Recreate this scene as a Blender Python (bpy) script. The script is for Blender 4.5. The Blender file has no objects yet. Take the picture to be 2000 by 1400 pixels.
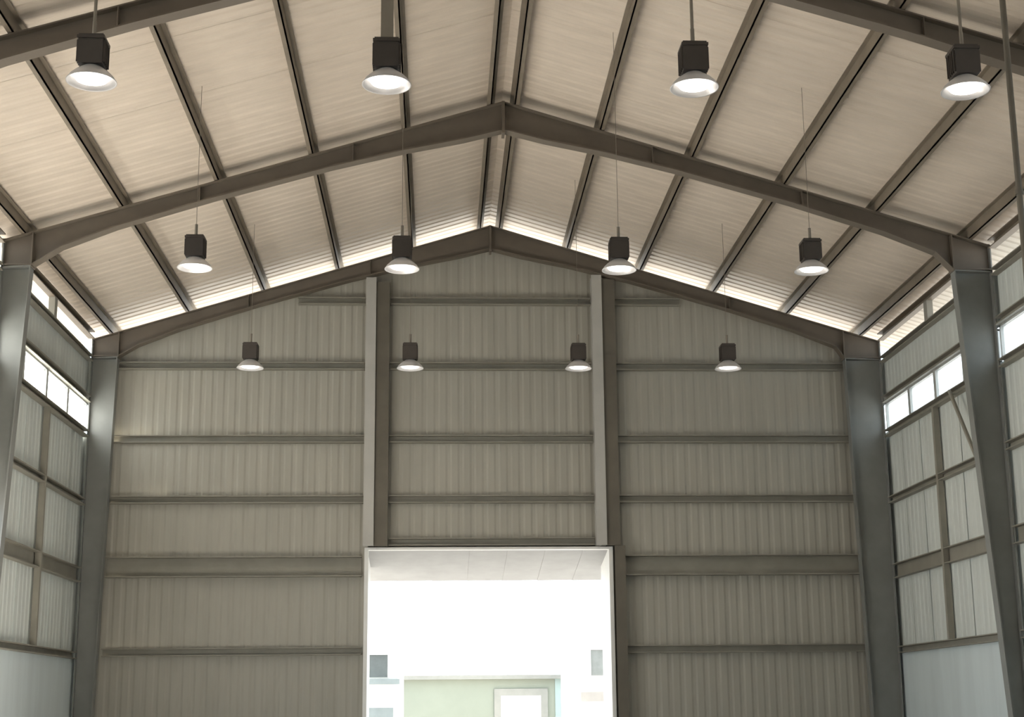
import bpy, math, random
from mathutils import Matrix, Vector
random.seed(7)
scene = bpy.context.scene
col = scene.collection

# ------------------------------------------------------------------ camera
FPX, PITCH, YAW, ROLL = 2963.14, 0.2259, 0.0492, -0.0089
CAM = Vector((-1.1097, 0.0, 1.7))
cd = bpy.data.cameras.new('camera'); cam = bpy.data.objects.new('camera', cd); col.objects.link(cam)
cd.sensor_width = 36.0; cd.lens = FPX / 2000 * 36.0; cd.clip_end = 400
fwd = Vector((math.sin(YAW)*math.cos(PITCH), math.cos(YAW)*math.cos(PITCH), math.sin(PITCH)))
rt = Vector((math.cos(YAW), -math.sin(YAW), 0)); up = rt.cross(fwd)
r2 = rt*math.cos(ROLL) + up*math.sin(ROLL); u2 = -rt*math.sin(ROLL) + up*math.cos(ROLL)
m = Matrix((r2, u2, -fwd)).transposed().to_4x4(); m.translation = CAM
cam.matrix_world = m
scene.camera = cam

# ------------------------------------------------------------------ sky and exposure
world = bpy.data.worlds.new('overcast_sky'); scene.world = world; world.use_nodes = True
bgn = world.node_tree.nodes['Background']
bgn.inputs[0].default_value = (0.80, 0.92, 1.0, 1); bgn.inputs[1].default_value = 3.0
vs = scene.view_settings
vs.view_transform = 'Standard'; vs.look = 'None'; vs.gamma = 1.0; vs.use_curve_mapping = False
vs.exposure = 0.25
LAMP_W = 9.0
# sun standing off the left side of the shed; it falls through the open left bay onto the floor
sd = bpy.data.lights.new('sun', 'SUN'); sd.energy = 56.0; sd.angle = math.radians(2.0); sd.color = (1.0, 0.95, 0.86)
sun = bpy.data.objects.new('sun', sd); col.objects.link(sun)
sun.rotation_euler = Vector((0.72, -0.05, -0.69)).to_track_quat('-Z', 'Y').to_euler()

# ------------------------------------------------------------------ building dimensions (metres)
D = 31.81          # end gable
S = 6.83           # bay
Y0 = -12.0         # gable behind the camera
WX = 8.55          # inner face of side cladding
TAN = 0.305
def zt(x): return 12.05 - TAN*abs(x)       # top of rafters / underside of purlins
def zs(x): return zt(x) + 0.215            # underside of roof sheet
FR = [D - 0.02, D - S, D - 2*S]

# ------------------------------------------------------------------ materials
def mat(name, rgb, rough=0.6, metal=0.0, var=0.06, scale=3.0, stretch=(1, 1, 1), emit=None, bump=0.0):
    M = bpy.data.materials.new(name); M.use_nodes = True
    nt = M.node_tree; b = nt.nodes['Principled BSDF']
    b.inputs['Roughness'].default_value = rough; b.inputs['Metallic'].default_value = metal
    b.inputs['Base Color'].default_value = (*rgb, 1)
    if var > 0:
        tc = nt.nodes.new('ShaderNodeTexCoord'); mp = nt.nodes.new('ShaderNodeMapping')
        mp.inputs['Scale'].default_value = stretch
        nz = nt.nodes.new('ShaderNodeTexNoise'); nz.inputs['Scale'].default_value = scale
        nz.inputs['Detail'].default_value = 5; nz.inputs['Roughness'].default_value = 0.6
        cr = nt.nodes.new('ShaderNodeValToRGB')
        cr.color_ramp.elements[0].position = 0.3; cr.color_ramp.elements[1].position = 0.7
        cr.color_ramp.elements[0].color = (*[c*(1-var) for c in rgb], 1)
        cr.color_ramp.elements[1].color = (*[min(1, c*(1+var)) for c in rgb], 1)
        geo = nt.nodes.new('ShaderNodeNewGeometry')
        L = nt.links.new
        L(geo.outputs['Position'], mp.inputs[0]); L(mp.outputs[0], nz.inputs[0]); L(nz.outputs[0], cr.inputs[0])
        L(cr.outputs[0], b.inputs['Base Color'])
        if bump:
            bp = nt.nodes.new('ShaderNodeBump'); bp.inputs['Strength'].default_value = bump
            L(nz.outputs[0], bp.inputs['Height']); L(bp.outputs[0], b.inputs['Normal'])
    if emit:
        b.inputs['Emission Color'].default_value = (*emit[:3], 1); b.inputs['Emission Strength'].default_value = emit[3]
    return M
def pane_mat():
    M = bpy.data.materials.new('polycarbonate_pane'); M.use_nodes = True
    nt = M.node_tree; nt.nodes.remove(nt.nodes['Principled BSDF']); out = nt.nodes['Material Output']
    a = nt.nodes.new('ShaderNodeBsdfTransparent'); a.inputs[0].default_value = (0.97, 0.98, 0.98, 1)
    t = nt.nodes.new('ShaderNodeBsdfTranslucent'); t.inputs[0].default_value = (0.9, 0.92, 0.92, 1)
    g = nt.nodes.new('ShaderNodeBsdfGlossy'); g.inputs['Roughness'].default_value = 0.15
    x = nt.nodes.new('ShaderNodeMixShader'); x.inputs[0].default_value = 0.35
    y = nt.nodes.new('ShaderNodeMixShader'); y.inputs[0].default_value = 0.05
    L = nt.links.new
    L(a.outputs[0], x.inputs[1]); L(t.outputs[0], x.inputs[2]); L(x.outputs[0], y.inputs[1]); L(g.outputs[0], y.inputs[2])
    L(y.outputs[0], out.inputs[0])
    return M
MT = dict(
    roof=mat('roof_sheet_beige', (0.64, 0.555, 0.465), 0.5, 0, 0.07, 1.2, (1, 3, 1)),
    purlin=mat('purlin_brown_primer', (0.20, 0.165, 0.125), 0.6, 0, 0.15, 2.0),
    frame=mat('frame_grey_primer', (0.15, 0.125, 0.098), 0.55, 0, 0.12, 1.5),
    column=mat('column_grey_paint', (0.21, 0.215, 0.205), 0.5, 0, 0.10, 1.5),
    post=mat('post_light_grey', (0.45, 0.44, 0.41), 0.5, 0, 0.06, 2.0),
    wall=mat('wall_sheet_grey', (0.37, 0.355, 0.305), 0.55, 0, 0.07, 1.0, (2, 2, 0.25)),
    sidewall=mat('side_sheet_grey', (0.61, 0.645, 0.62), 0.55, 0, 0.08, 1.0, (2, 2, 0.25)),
    girt=mat('girt_grey', (0.27, 0.255, 0.215), 0.6, 0, 0.10, 2.0),
    dark_post_and_shade=mat('post_brown_and_shade', (0.13, 0.115, 0.09), 0.6, 0, 0.12, 2.0),  # dark brown steel, also colours the shade strips beside the gable posts
    concrete=mat('floor_concrete', (0.37, 0.355, 0.335), 0.7, 0, 0.12, 0.6, bump=0.05),
    dado=mat('dado_pale_blue_grey', (0.62, 0.69, 0.71), 0.7, 0, 0.06, 1.0, (2, 2, 0.25)),
    kerb=mat('kerb_concrete', (0.36, 0.36, 0.34), 0.8, 0, 0.10, 3.0),
    canopy=mat('canopy_grey_paint', (0.30, 0.30, 0.295), 0.6, 0, 0.08, 2.0),
    white=mat('white_paint', (0.78, 0.78, 0.76), 0.5, 0, 0.04, 2.0),
    alu=mat('window_aluminium', (0.48, 0.49, 0.48), 0.4, 0.2, 0.05, 4.0),
    pane=pane_mat(),
    ballast=mat('ballast_box_dark', (0.055, 0.045, 0.038), 0.5, 0, 0.10, 8.0),
    reflector=mat('reflector_aluminium', (0.72, 0.71, 0.72), 0.35, 0.3, 0.03, 6.0),
    lens=mat('lamp_lens', (0.9, 0.9, 0.88), 0.3, 0, 0, emit=(1.0, 0.93, 0.83, 2.6)),
    rod=mat('rod_steel', (0.25, 0.22, 0.18), 0.5, 0.2, 0.05, 6.0),
    yard=mat('yard_gravel_grey', (0.16, 0.155, 0.15), 0.9, 0, 0.08, 0.5),
    palegreen=mat('plaster_pale_green', (0.205, 0.225, 0.185), 0.8, 0, 0.05, 0.8),
    teal=mat('plaster_pale_teal', (0.27, 0.34, 0.33), 0.8, 0, 0.05, 0.8),
    plaster=mat('plaster_white', (0.80, 0.79, 0.77), 0.8, 0, 0.04, 0.8),
    greytrim=mat('trim_grey', (0.22, 0.22, 0.20), 0.7, 0, 0.08, 2.0),
    shutter=mat('shutter_grey_blue', (0.22, 0.25, 0.25), 0.7, 0, 0.1, 2.0),
    ledgebeige=mat('ledge_beige', (0.36, 0.33, 0.30), 0.8, 0, 0.08, 2.0),
    glassgrey=mat('window_glass_grey', (0.20, 0.21, 0.20), 0.5, 0, 0.15, 3.0),
    glassdark=mat('window_glass_dark', (0.09, 0.10, 0.10), 0.5, 0, 0.15, 3.0),
)

# ------------------------------------------------------------------ mesh helpers
class MB:
    def __init__(s): s.v = []; s.f = []
    def add(s, vs_, fs_):
        n = len(s.v); s.v += [tuple(p) for p in vs_]; s.f += [tuple(i+n for i in f) for f in fs_]; return s
    def box(s, a, b):
        x0, y0, z0 = [min(p, q) for p, q in zip(a, b)]; x1, y1, z1 = [max(p, q) for p, q in zip(a, b)]
        return s.add([(x0,y0,z0),(x1,y0,z0),(x1,y1,z0),(x0,y1,z0),(x0,y0,z1),(x1,y0,z1),(x1,y1,z1),(x0,y1,z1)],
                     [(0,3,2,1),(4,5,6,7),(0,1,5,4),(1,2,6,5),(2,3,7,6),(3,0,4,7)])
    def ext(s, poly, y0, y1):                 # polygon in XZ extruded along Y
        n = len(poly)
        vs_ = [(x, y0, z) for x, z in poly] + [(x, y1, z) for x, z in poly]
        return s.add(vs_, [tuple(range(n)), tuple(range(2*n-1, n-1, -1))] + [((i+1) % n, i, n+i, n+(i+1) % n) for i in range(n)])
    def strip(s, up_, lo, y0, y1):            # band between two XZ polylines, as quads, extruded along Y
        for i in range(len(up_)-1):
            s.ext([lo[i], lo[i+1], up_[i+1], up_[i]], y0, y1)
        return s
    def lathe(s, prof, n=24, c=(0, 0, 0)):
        vs_ = []
        for r, z in prof:
            for k in range(n):
                a = 2*math.pi*k/n; vs_.append((c[0]+r*math.cos(a), c[1]+r*math.sin(a), c[2]+z))
        fs_ = []
        for i in range(len(prof)-1):
            for k in range(n): fs_.append((i*n+k, i*n+(k+1) % n, (i+1)*n+(k+1) % n, (i+1)*n+k))
        return s.add(vs_, fs_)
    def disc(s, r, z, n=24): return s.add([(r*math.cos(2*math.pi*k/n), r*math.sin(2*math.pi*k/n), z) for k in range(n)], [tuple(range(n))])
    def bar(s, a, b, r, n=8):
        a = Vector(a); b = Vector(b); d = (b-a).normalized()
        p = d.orthogonal().normalized(); q = d.cross(p)
        vs_ = [tuple(c + p*r*math.cos(2*math.pi*k/n) + q*r*math.sin(2*math.pi*k/n)) for c in (a, b) for k in range(n)]
        return s.add(vs_, [(k, (k+1) % n, n+(k+1) % n, n+k) for k in range(n)] + [tuple(range(n-1, -1, -1)), tuple(range(n, 2*n))])
    def mesh(s, name, material):
        me = bpy.data.meshes.new(name); me.from_pydata(s.v, [], s.f); me.update()
        me.materials.append(MT[material]); return me
    def build(s, name, material, parent=None, smooth=False):
        me = s.mesh(name, material)
        if smooth:
            for p in me.polygons: p.use_smooth = True
        return link(name, me, parent)
def link(name, me, parent=None, loc=None):
    o = bpy.data.objects.new(name, me); col.objects.link(o)
    if parent: o.parent = parent
    if loc: o.location = loc
    return o
def empty(name, loc=(0, 0, 0)):
    o = bpy.data.objects.new(name, None); col.objects.link(o); o.location = loc; o.empty_display_size = 0.2
    return o
def tag(o, label=None, cat=None, group=None, kind=None):
    if label: o['label'] = label
    if cat: o['category'] = cat
    if group: o['group'] = group
    if kind: o['kind'] = kind
    return o
def profile(w, pitch, depth):
    """trapezoidal rib profile across width w -> [(t, d)]; d = 0 pan, depth = crown"""
    n = max(1, round(w/pitch)); p = w/n; out = []
    for i in range(n):
        b = i*p
        out += [(b, 0), (b+p*0.45, 0), (b+p*0.62, depth), (b+p*0.83, depth)]
    out.append((w, 0)); return out

# ------------------------------------------------------------------ floor, yard
fl = MB().box((-WX-0.1, Y0, -0.2), (WX+0.1, D+0.3, 0)).build('floor', 'concrete')
tag(fl, 'grey concrete slab floor of the shed', None, kind='structure')
yd = MB().add([(-120, -60, -0.06), (120, -60, -0.06), (120, 160, -0.06), (-120, 160, -0.06)], [(0, 1, 2, 3)]).build('ground_yard', 'yard')
tag(yd, 'pale concrete yard outside the shed', None, kind='structure')

# ------------------------------------------------------------------ roof: ridge cap + individual sheets
rc = MB().strip([(-0.35, zs(.35)+.075), (0, zs(0)+.09), (0.35, zs(.35)+.075)], [(-0.35, zs(.35)+.06), (0, zs(0)+.075), (0.35, zs(.35)+.06)], Y0-0.6, D+1.05)
ceil = rc.build('ceiling', 'roof'); tag(ceil, 'underside of the pitched beige corrugated metal roof', kind='structure')
OX = 9.25          # eave overhang
def roof_mesh(w, sgn):
    pr = profile(w, 0.25, 0.016); pr = pr + [(w+0.06, 0)]; b = MB(); vs_ = []
    for t, d in pr:
        for x in (0.0, OX): vs_.append((sgn*x, t, zs(x)+d))
    fs_ = [(2*i, 2*i+1, 2*i+3, 2*i+2) for i in range(len(pr)-1)]
    b.add(vs_, fs_); return b.mesh('roof_sheet', 'roof')
SW = 1.0
YS = 11.6
nsh = int(round((D+1.05-YS)/SW)); SW = (D+1.05-YS)/nsh
for sgn in (-1, 1):
    me = roof_mesh(SW, sgn)
    for i in range(nsh):
        link('roof_sheet', me, ceil, (0, YS+i*SW, 0.003*(i % 2)))
    link('roof_sheet', roof_mesh(YS-(Y0-0.6), sgn), ceil, (0, Y0-0.6, 0))

# ------------------------------------------------------------------ cladding sheets
def clad(parent, axis, a0, a1, pos, zlo, zhi, n, inward, material):
    """vertical ribbed sheets between a0..a1 along axis ('x' or 'y'); zlo/zhi are numbers or functions of the coordinate; ribs point away from inward"""
    w = (a1-a0)/n; cache = {}
    flat = not callable(zhi)
    for i in range(n):
        b0 = a0+i*w
        if flat and 'm' in cache and i < n-1: me = cache['m']
        else:
            pr = profile(w, 0.25, 0.012); pr = pr + [(w+0.05 if i < n-1 else w+0.001, 0)]; vs_ = []
            ts = []
            for k, (t, d) in enumerate(pr):
                ts.append((t, d))
                if callable(zhi) and k < len(pr)-1:
                    c = b0+t; e = b0+pr[k+1][0]
                    if c < -1e-6 and e > 1e-6:
                        ff = -c/(e-c); ts.append((t+ff*(e-c), d+ff*(pr[k+1][1]-d)))
            for t, d in ts:
                zh = zhi if flat else zhi(b0+t)
                for z in (zlo, zh):
                    vs_.append((t, -inward*d, z) if axis == 'x' else (-inward*d, t, z))
            fs_ = [(2*k, 2*k+2, 2*k+3, 2*k+1) for k in range(len(ts)-1)]
            me = MB().add(vs_, fs_).mesh('cladding_sheet', material); cache['m'] = me
        j = 0.004*(i % 2)*inward
        link('cladding_sheet', me, parent, (b0, pos+j, 0) if axis == 'x' else (pos+j, b0, 0))

def channel_x(x0, x1, y, z0, z1, dep):        # C-section along X, web at back (y), flanges toward -Y
    t = 0.02
    return MB().box((x0, y-0.015, z0), (x1, y, z1)).box((x0, y-dep, z0), (x1, y-0.015, z0+t)).box((x0, y-dep, z1-t), (x1, y-0.015, z1))
def channel_y(y0, y1, x, z0, z1, dep, sgn):   # along Y on a side wall, web at x, flanges inward
    t = 0.02; s = -sgn
    return MB().box((x+s*0.0, y0, z0), (x+s*0.015, y1, z1)).box((x+s*.015, y0, z0), (x+s*dep, y1, z0+t)).box((x+s*.015, y0, z1-t), (x+s*dep, y1, z1))

# end gable wall
DL, DR, DT = -2.64, 2.53, 4.98
YW = D + 0.26
wb = MB().box((-WX, YW-0.14, 0), (DL-0.02, YW+0.06, 0.35)).box((DR+0.29, YW-0.14, 0), (WX, YW+0.06, 0.35)).build('wall_back', 'kerb')
tag(wb, 'grey ribbed metal gable wall at the far end', kind='structure')
topz = lambda x: zt(x) - 0.12
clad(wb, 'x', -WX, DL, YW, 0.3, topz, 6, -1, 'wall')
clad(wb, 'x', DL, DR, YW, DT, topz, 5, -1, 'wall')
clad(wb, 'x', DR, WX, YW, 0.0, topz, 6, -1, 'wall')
PL, PR = -2.58, 2.31       # gable posts
def girt(wall, x0, x1, zc, h=0.16, dep=0.14): channel_x(x0, x1, YW-0.01, zc-h/2, zc+h/2, dep).build('girt', 'girt', wall)
for zc in (2.86, 6.0, 7.29, 8.88):
    xl = -8.0; xr = 8.0
    girt(wb, xl, PL-0.12, zc); girt(wb, PR+0.41 if zc > DT else DR+0.29, xr, zc)
    if zc > DT: girt(wb, PL+0.41, PR-0.12, zc)
xg = (12.05-0.45-10.33)/TAN
girt(wb, -xg, PL-0.12, 10.33); girt(wb, PL+0.41, PR-0.12, 10.33); girt(wb, PR+0.41, xg, 10.33)
girt(wb, PL+0.41, PR-0.12, 5.10, 0.16)
# deep tie beam either side of the doorway
for x0, x1 in ((-8.0, PL-0.14), (DR+0.29, 8.0)):
    channel_x(x0, x1, YW-0.01, 4.38, 4.80, 0.22).build('tie_beam', 'girt', wb)

# side walls
SILL, HEAD, TOPW = 7.42, 8.02, 9.03
def side_wall(name, sgn, label, opening):
    x = sgn*WX
    w = MB()
    for (a, b) in ([(Y0, opening[0]), (opening[1], D+0.2)]): w.box((x-sgn*0.02, a, 0), (x+sgn*0.12, b, 2.74))
    o = w.build(name, 'dado'); tag(o, label, kind='structure')
    bays = [(D-S, D+0.2, 6), (D-2*S, D-S, 6), (D-3*S, D-2*S, 6), (Y0, D-3*S, 20)]
    for a, b, n in bays:
        p = (b-a)/n
        for i in range(n):
            c = a+(i+0.5)*p
            zl = opening[2] if opening[0] < c < opening[1] else 2.7
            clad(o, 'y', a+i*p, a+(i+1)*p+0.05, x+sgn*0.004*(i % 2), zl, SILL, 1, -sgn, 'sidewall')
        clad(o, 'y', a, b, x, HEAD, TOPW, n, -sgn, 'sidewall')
    for k in range(3):
        a = D-(k+1)*S+0.13; b = D-k*S-0.13
        for zc, h in ((2.80, .14), (4.42, .30), (5.92, .14), (SILL-0.07, .14), (HEAD+0.07, .14), (TOPW-0.06, .12)):
            aa = a
            if zc < opening[2] and opening[1] > a and opening[0] < b:
                if opening[1] > b-0.6: continue
                aa = opening[1]
            channel_y(aa, b, x-sgn*0.002, zc-h/2, zc+h/2, 0.13, sgn).build('girt', 'girt', o)
        # eave strut
        channel_y(a, b, x-sgn*0.002, 9.40, 9.56, 0.13, sgn).build('eave_strut', 'purlin', o)
        MB().box((x-sgn*0.13, (a+b)/2-0.1, TOPW), (x-sgn*0.01, (a+b)/2+0.1, 9.40)).build('stud', 'girt', o)
        # mid-bay stud
        if not (opening[1] > a and opening[0] < b):
            mb = (a+b)/2
            MB().box((x-sgn*0.14, mb-0.05, 2.87), (x-sgn*0.03, mb+0.05, SILL-0.14)).build('stud', 'girt', o)
    return o
wl = side_wall('wall_left', -1, 'grey ribbed metal side wall left of the doorway', (D-2*S, D-S, 5.0))
wr = side_wall('wall_right', 1, 'grey ribbed metal side wall right of the doorway', (-9.0, -6.0, 4.3))
# wall behind the camera, with a wide opening
wf = MB().box((-WX, Y0-0.1, 0), (-2.0, Y0+0.1, 0.35)).box((2.0, Y0-0.1, 0), (WX, Y0+0.1, 0.35)).build('wall_front', 'kerb')
tag(wf, 'grey ribbed metal gable wall with the wide entrance behind the viewer', kind='structure')
clad(wf, 'x', -WX, -2.0, Y0, 0.3, lambda x: zs(x), 1, 1, 'wall')
clad(wf, 'x', -2.0, 2.0, Y0, 4.5, lambda x: zs(x), 1, 1, 'wall')
clad(wf, 'x', 2.0, WX, Y0, 0.3, lambda x: zs(x), 1, 1, 'wall')

# ------------------------------------------------------------------ clerestory windows
def window(name, sgn, a, b, label, n=4):
    x = sgn*WX
    w = MB()
    w.box((x-sgn*0.05, a, SILL), (x+sgn*0.05, b, SILL+0.035)).box((x-sgn*0.05, a, HEAD-0.035), (x+sgn*0.05, b, HEAD))
    w.box((x-sgn*0.05, a, SILL), (x+sgn*0.05, a+0.05, HEAD)).box((x-sgn*0.05, b-0.05, SILL), (x+sgn*0.05, b, HEAD))
    o = w.build(name, 'alu'); tag(o, label, kind='structure')
    p = (b-a)/n
    mm = MB().box((-0.05, -0.07, SILL+0.035), (0.05, 0.07, HEAD-0.035)).mesh('mullion', 'alu')
    pm = MB().box((-0.006, 0.07, SILL+0.035), (0.006, p-0.07, HEAD-0.035)).mesh('pane', 'pane')
    for i in range(n):
        if i: link('mullion', mm, o, (x, a+i*p, 0))
        link('pane', pm, o, (x, a+i*p, 0))
window('window_1', -1, D-S+0.12, D-0.12, 'bright clerestory window strip high on the left wall')
window('window_2', 1, D-S+0.12, D-0.12, 'bright clerestory window strip high on the right wall in the far bay')
window('window_3', 1, D-2*S+0.12, D-S-0.12, 'bright clerestory window strip at the right edge, nearer than the column')
window('window_4', -1, D-2*S+0.12, D-S-0.12, 'clerestory window strip at the left edge, nearer than the column')

# ------------------------------------------------------------------ portal frames
def rdepth(x):
    pts = [(0, .53), (0.7, .50), (1.72, .40), (3.0, .33), (5.0, .30), (6.6, .33), (7.5, .42), (8.0, .58)]
    x = abs(x)
    for (a, p), (b, q) in zip(pts, pts[1:]):
        if x <= b: return p + (q-p)*(x-a)/(b-a)
    return pts[-1][1]
def portal(Y, label, group, drop=0.0, cols=(8.34, 7.98, 8.28, 7.80)):
    zt = lambda x: 12.05 - drop - TAN*abs(x)
    o = empty('portal_frame', (0, Y, 0)); tag(o, label, 'steel frame', group)
    hw = 0.11
    for s in (-1, 1):
        # column: tapered I section
        cb, ct = cols[0:2] if s < 0 else cols[2:4]
        xi = lambda z, cb=cb, ct=ct: s*(cb - (cb-ct)*min(1, z/9.0)); xo = s*8.47
        c = MB()
        zt_ = 9.44
        c.ext([(xi(0), 0), (xi(0)+s*.02, 0), (xi(9.0)+s*.02, 9.0), (xi(9.0), 9.0)], -hw, hw)
        c.ext([(xo-s*.02, 0), (xo, 0), (xo, zt(8.47)), (xo-s*.02, zt(8.47))], -hw, hw)
        c.ext([(xi(0)+s*.02, 0), (xo-s*.02, 0), (xo-s*.02, 8.98), (xi(8.98)+s*.02, 8.98)], -0.008, 0.008)
        c.ext([(xi(9.0), 9.0), (xo, 9.0-.02), (xo, 9.0), (xi(9.0), 9.02)], -hw, hw)          # stiffener under the haunch
        cc = c.build('column', 'column', o)
        MB().box((s*(cb-0.05), -0.16, 0), (s*8.52, 0.16, 0.03)).build('base_plate', 'column', cc)
        xs = [0, .35, .7, 1.2, 1.72, 2.3, 3, 4, 5, 5.8, 6.6, 7.1, 7.5, ct]
        r = MB()
        T = [(s*x, zt(x)) for x in xs] + [(s*8.47, zt(8.47))]
        T2 = [(x, z-.02) for x, z in T]
        B = [(s*x, zt(x)-rdepth(x)) for x in xs] + [(s*8.47, 9.02)]
        B[-2] = (s*ct, 9.02)
        B2 = [(x, z+.022) for x, z in B]
        r.strip(T, T2, -hw, hw); r.strip(T2, B2, -0.008, 0.008); r.strip(B2, B, -hw, hw)
        rr = r.build('rafter', 'frame', o)
        for x in (2.6, 5.2):
            MB().ext([(s*x, zt(x)-rdepth(x)+.022), (s*x+s*.012, zt(x)-rdepth(x)+.022), (s*x+s*.012, zt(x)-.02), (s*x, zt(x)-.02)], -hw, hw).build('stiffener', 'frame', rr)
        MB().ext([(s*(ct-.02), 9.0), (s*ct, 9.0), (s*ct, zt(ct)-.02), (s*(ct-.02), zt(ct)-.02)], -hw-.02, hw+.02).build('haunch_plate', 'frame', rr)
    MB().box((-0.025, -hw-.03, zt(0)-.60), (0.025, hw+.03, zt(0)-.01)).build('apex_plate', 'frame', o)
    return o
portal(FR[0], 'grey steel portal frame standing against the far gable wall', 'steel portal frames', 0.07, (8.10, 7.92, 7.86, 7.68))
portal(FR[1], 'grey steel portal frame spanning the middle of the picture, its peak above the far gable', 'steel portal frames')
portal(FR[2], 'nearest steel portal frame, its dark rafters crossing the two top corners', 'steel portal frames')

# gable posts carrying the far wall, each with its right-hand shade built as a dark strip
def gable_post(x, zlo, label):
    o = empty('gable_post', (x, YW-0.16, 0)); tag(o, label, 'post', 'gable posts')
    zh = zt(abs(x))-0.46
    MB().box((-0.11, -0.16, zlo), (0.11, -0.14, zh)).box((-0.008, -0.14, zlo), (0.008, 0.12, zh)).box((-0.11, 0.12, zlo), (0.11, 0.14, zh)).build('i_section', 'post', o)
    MB().box((0.115, -0.10, zlo), (0.40, -0.085, zh-0.08)).box((0.115, -0.085, zlo), (0.13, 0.13, zh-0.08)).box((0.385, -0.085, zlo), (0.40, 0.13, zh-0.08)).build('shade_strip', 'dark_post_and_shade', o)
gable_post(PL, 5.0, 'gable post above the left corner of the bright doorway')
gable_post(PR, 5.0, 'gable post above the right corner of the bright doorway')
# the right post stands on the floor beside the door
rp = empty('door_post', (DR+0.16, YW-0.2, 0)); tag(rp, 'dark steel post standing right of the bright doorway', 'post')
MB().box((-0.11, -0.1, 0), (0.11, -0.08, 4.99)).box((-0.008, -0.08, 0), (0.008, 0.14, 4.99)).box((-0.11, 0.14, 0), (0.11, 0.16, 4.99)).build('i_section', 'dark_post_and_shade', rp)
MB().box((-0.15, -0.13, 0), (0.15, 0.17, 0.025)).build('base_plate', 'dark_post_and_shade', rp)

# ------------------------------------------------------------------ purlins
ORD = ['first', 'second', 'third', 'fourth', 'lowest']
def purlin(x, label):
    s = 1 if x > 0 else -1
    z = zt(x); y0, y1 = Y0-0.4, D+0.95
    b = MB().box((x-0.012, y0, z), (x+0.012, y1, z+0.2)).box((x-s*0.012, y0, z), (x+s*0.075, y1, z+0.014)).box((x+s*0.012, y0, z+0.19), (x-s*0.075, y1, z+0.204))
    o = b.build('roof_purlin', 'purlin'); tag(o, label, 'purlin', 'roof purlins')
for sg, side in ((-1, 'left'), (1, 'right')):
    purlin(sg*0.21, 'brown steel ridge purlin just %s of the roof peak' % side)
    for i in range(5):
        if i == 4: purlin(sg*8.1, 'brown steel purlin running along the %s eave' % side)
        else: purlin(sg*(1.70+1.6*i), 'brown steel roof purlin, %s below the ridge pair on the %s slope' % (ORD[i], side))

# ------------------------------------------------------------------ brace on the right wall
br = MB().bar((8.36, 27.2, SILL-0.06), (8.36, 25.1, 4.72), 0.035).build('brace_rod', 'girt')
tag(br, 'slanting brown brace below the right window strip beside the column', 'brace')

dp = empty('drop_pipe', (5.64, 16.5, 0)); tag(dp, 'dark vertical pipe at the right edge, in front of the nearest frame', 'pipe')
MB().bar((0, 0, 0), (0, 0, zs(5.64)-0.03), 0.036, 12).build('pipe', 'dark_post_and_shade', dp)
for z in (1.5, 4.5, 7.5): MB().bar((0, 0, z-0.03), (0, 0, z+0.03), 0.046, 12).build('coupling', 'dark_post_and_shade', dp)

# ------------------------------------------------------------------ doorway
dm = MB()
dm.box((DL-0.02, YW-0.17, 0), (DL+0.06, YW+0.02, DT)).box((DR-0.06, YW-0.17, 0), (DR+0.02, YW+0.02, DT)).box((DL+0.06, YW-0.17, DT-0.05), (DR-0.06, YW+0.02, DT))
door = dm.build('door_1', 'white'); tag(door, 'tall bright doorway with white frame in the far wall', kind='structure')
for x, s in ((DL+0.02, -1), (DR-0.02, 1)):
    MB().ext([(x, 0), (x+s*0.12, 0), (x+s*0.12, DT), (x, DT)], YW+0.02, YW+1.9).build('reveal', 'white', door)
cp = empty('door_canopy', (0, YW+0.1, 0)); tag(cp, 'pale canopy sloping down outside the top of the doorway', 'canopy')
n = 7; w_ = (DR-DL+0.5)/n
for i in range(n):
    x0 = DL-0.25+i*w_
    me = MB().add([(x0+.01, 0, 5.02), (x0+w_+.02, 0, 5.02+.008), (x0+w_+.02, 3.1, 4.55+.008), (x0+.01, 3.1, 4.55), (x0+.01, 0, 5.06), (x0+w_+.02, 0, 5.06), (x0+w_+.02, 3.1, 4.59), (x0+.01, 3.1, 4.59)],
                  [(0,1,2,3),(7,6,5,4),(0,4,5,1),(1,5,6,2),(2,6,7,3),(3,7,4,0)]).build('canopy_board', 'canopy', cp)
MB().box((DL-0.25, 3.1, 4.575), (DR+0.25, 3.16, 4.64)).build('fascia', 'canopy', cp)

# ------------------------------------------------------------------ high bay lamps
def lamp_parts():
    P = {}
    P['ballast_box'] = MB().box((-.125, -.125, .15), (.125, .125, .47)).box((-.14, -.14, .42), (.14, .14, .45))
    for k in range(5):
        y = -.1+.05*k
        P['ballast_box'].box((-.145, y-.006, .17), (.145, y+.006, .41))
    P['ballast_box'] = P['ballast_box'].mesh('ballast_box', 'ballast')
    P['reflector'] = MB().lathe([(.085, .155), (.12, .13), (.18, .085), (.225, .04), (.25, 0), (.256, -.004), (.256, -.012), (.244, -.008), (.215, .03), (.17, .075), (.12, .10)], 28).mesh('reflector', 'reflector')
    for p in P['reflector'].polygons: p.use_smooth = True
    P['lens'] = MB().lathe([(.0, .0), (.10, .003), (.16, .012), (.185, .05)], 28).mesh('lens', 'lens')
    return P
LP = lamp_parts()
ROWS = [(14.72, 'nearest'), (21.5, 'middle'), (28.2, 'farthest')]
XS = [(-4.68, 'outer left'), (-1.66, 'inner left'), (1.55, 'inner right'), (4.43, 'outer right')]
LZ = 8.0
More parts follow.
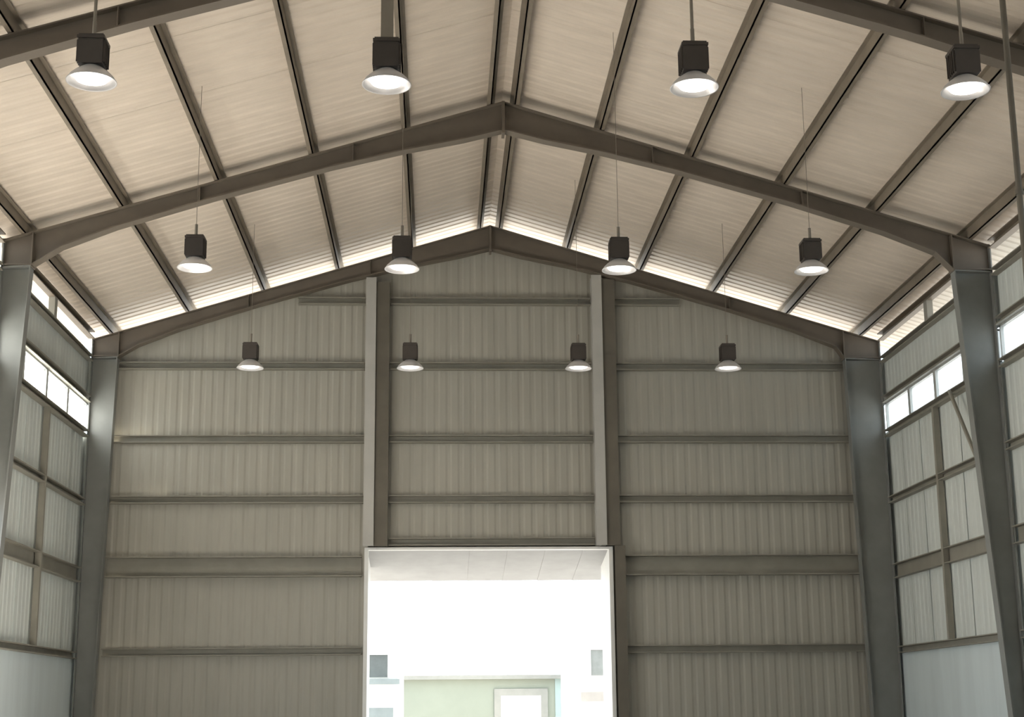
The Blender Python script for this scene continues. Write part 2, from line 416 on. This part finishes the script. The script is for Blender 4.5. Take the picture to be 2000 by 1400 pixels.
def lamp(x, y, label, thick, group, rr=0.008):
    o = empty('high_bay_lamp', (x, y, LZ)); tag(o, label, 'ceiling lamp', group)
    bb = link('ballast_box', LP['ballast_box'], o); link('reflector', LP['reflector'], o); link('lens', LP['lens'], o)
    zt_ = zs(x) - LZ
    if thick: MB().box((-0.065, -0.03, .46), (0.065, 0.03, zt_)).build('hanger', 'rod', o)
    else:
        MB().bar((0, 0, .46), (0, 0, zt_), rr).build('hanger', 'rod', o)
        MB().bar((0, 0, .465), (0, 0, .66), 0.022).build('hook', 'rod', o)
    l = bpy.data.lights.new('lamp_light', 'AREA'); l.shape = 'DISK'; l.size = 0.30; l.energy = LAMP_W; l.color = (1.0, 0.90, 0.76)
    lo = bpy.data.objects.new('lamp_light', l); col.objects.link(lo); lo.parent = o; lo.location = (0, 0, -0.006)
for y, rn in ROWS:
    for i, (x, xn) in enumerate(XS):
        lamp(x, y, 'glowing high bay lamp, %s of the four in the %s row' % (xn, rn), rn == 'nearest' and i == 1, 'high bay lamps', 0.018 if rn == 'nearest' else 0.004)

# ------------------------------------------------------------------ outside the doorway
def house(name, x0, x1, y0, y1, h, wallm, label, roofm='greytrim', over=0.4):
    o = empty(name, ((x0+x1)/2, y0, 0)); cx = (x0+x1)/2
    MB().box((x0-cx, 0, -0.06), (x1-cx, y1-y0, h)).build('wall', wallm, o)
    MB().box((x0-cx-over, -over, h), (x1-cx+over, y1-y0+over, h+0.16)).build('roof_slab', roofm, o)
    tag(o, label, 'building'); return o, cx
def opening(o, cx, xa, xb, za, zb, frame, inner, pane='pane_leaf', fw=0.1):
    f = MB().box((xa-cx, -0.08, zb-fw), (xb-cx, 0.02, zb)).box((xa-cx, -0.08, za), (xa-cx+fw, 0.02, zb-fw)).box((xb-cx-fw, -0.08, za), (xb-cx, 0.02, zb-fw)).build('opening_frame', frame, o)
    MB().box((xa-cx+fw, -0.05, za), (xb-cx-fw, -0.01, zb-fw)).build(pane, inner, f)
Yb = 62.0
o, cx = house('low_building', -2.6, 4.02, Yb, Yb+8, 2.80, 'palegreen', 'low pale green building with a grey framed door, seen through the doorway', 'greytrim', 0.3)
opening(o, cx, 1.11, 3.25, -0.04, 2.42, 'greytrim', 'plaster', 'door_leaf', 0.27)
MB().box((3.55-cx, -0.03, -0.06), (4.02-cx, 0.0, 2.8)).build('corner_pilaster', 'teal', o)
o, cx = house('side_house', -9.0, -2.36, 48.0, 56.0, 3.65, 'plaster', 'white building with a dark window at the left edge of the doorway view', 'plaster', 0.06)
opening(o, cx, -3.6, -2.62, 2.64, 3.38, 'plaster', 'glassdark', 'pane', 0.06)
MB().box((-3.5-cx, -0.06, -0.06), (-2.5-cx, 0.0, 1.72)).build('shutter', 'shutter', o)
MB().box((-3.5-cx, -0.5, 2.42), (-2.3-cx, 0.0, 2.58)).build('ledge', 'shutter', o)
o, cx = house('side_house', 3.48, 10.0, 50.0, 58.0, 3.9, 'plaster', 'white building with a grey window at the right edge of the doorway view', 'plaster', 0.06)
opening(o, cx, 3.76, 4.5, 2.68, 3.56, 'plaster', 'glassgrey', 'pane', 0.06)
MB().box((3.45-cx, -0.3, 1.86), (4.6-cx, 0.0, 2.16)).build('ledge', 'ledgebeige', o)
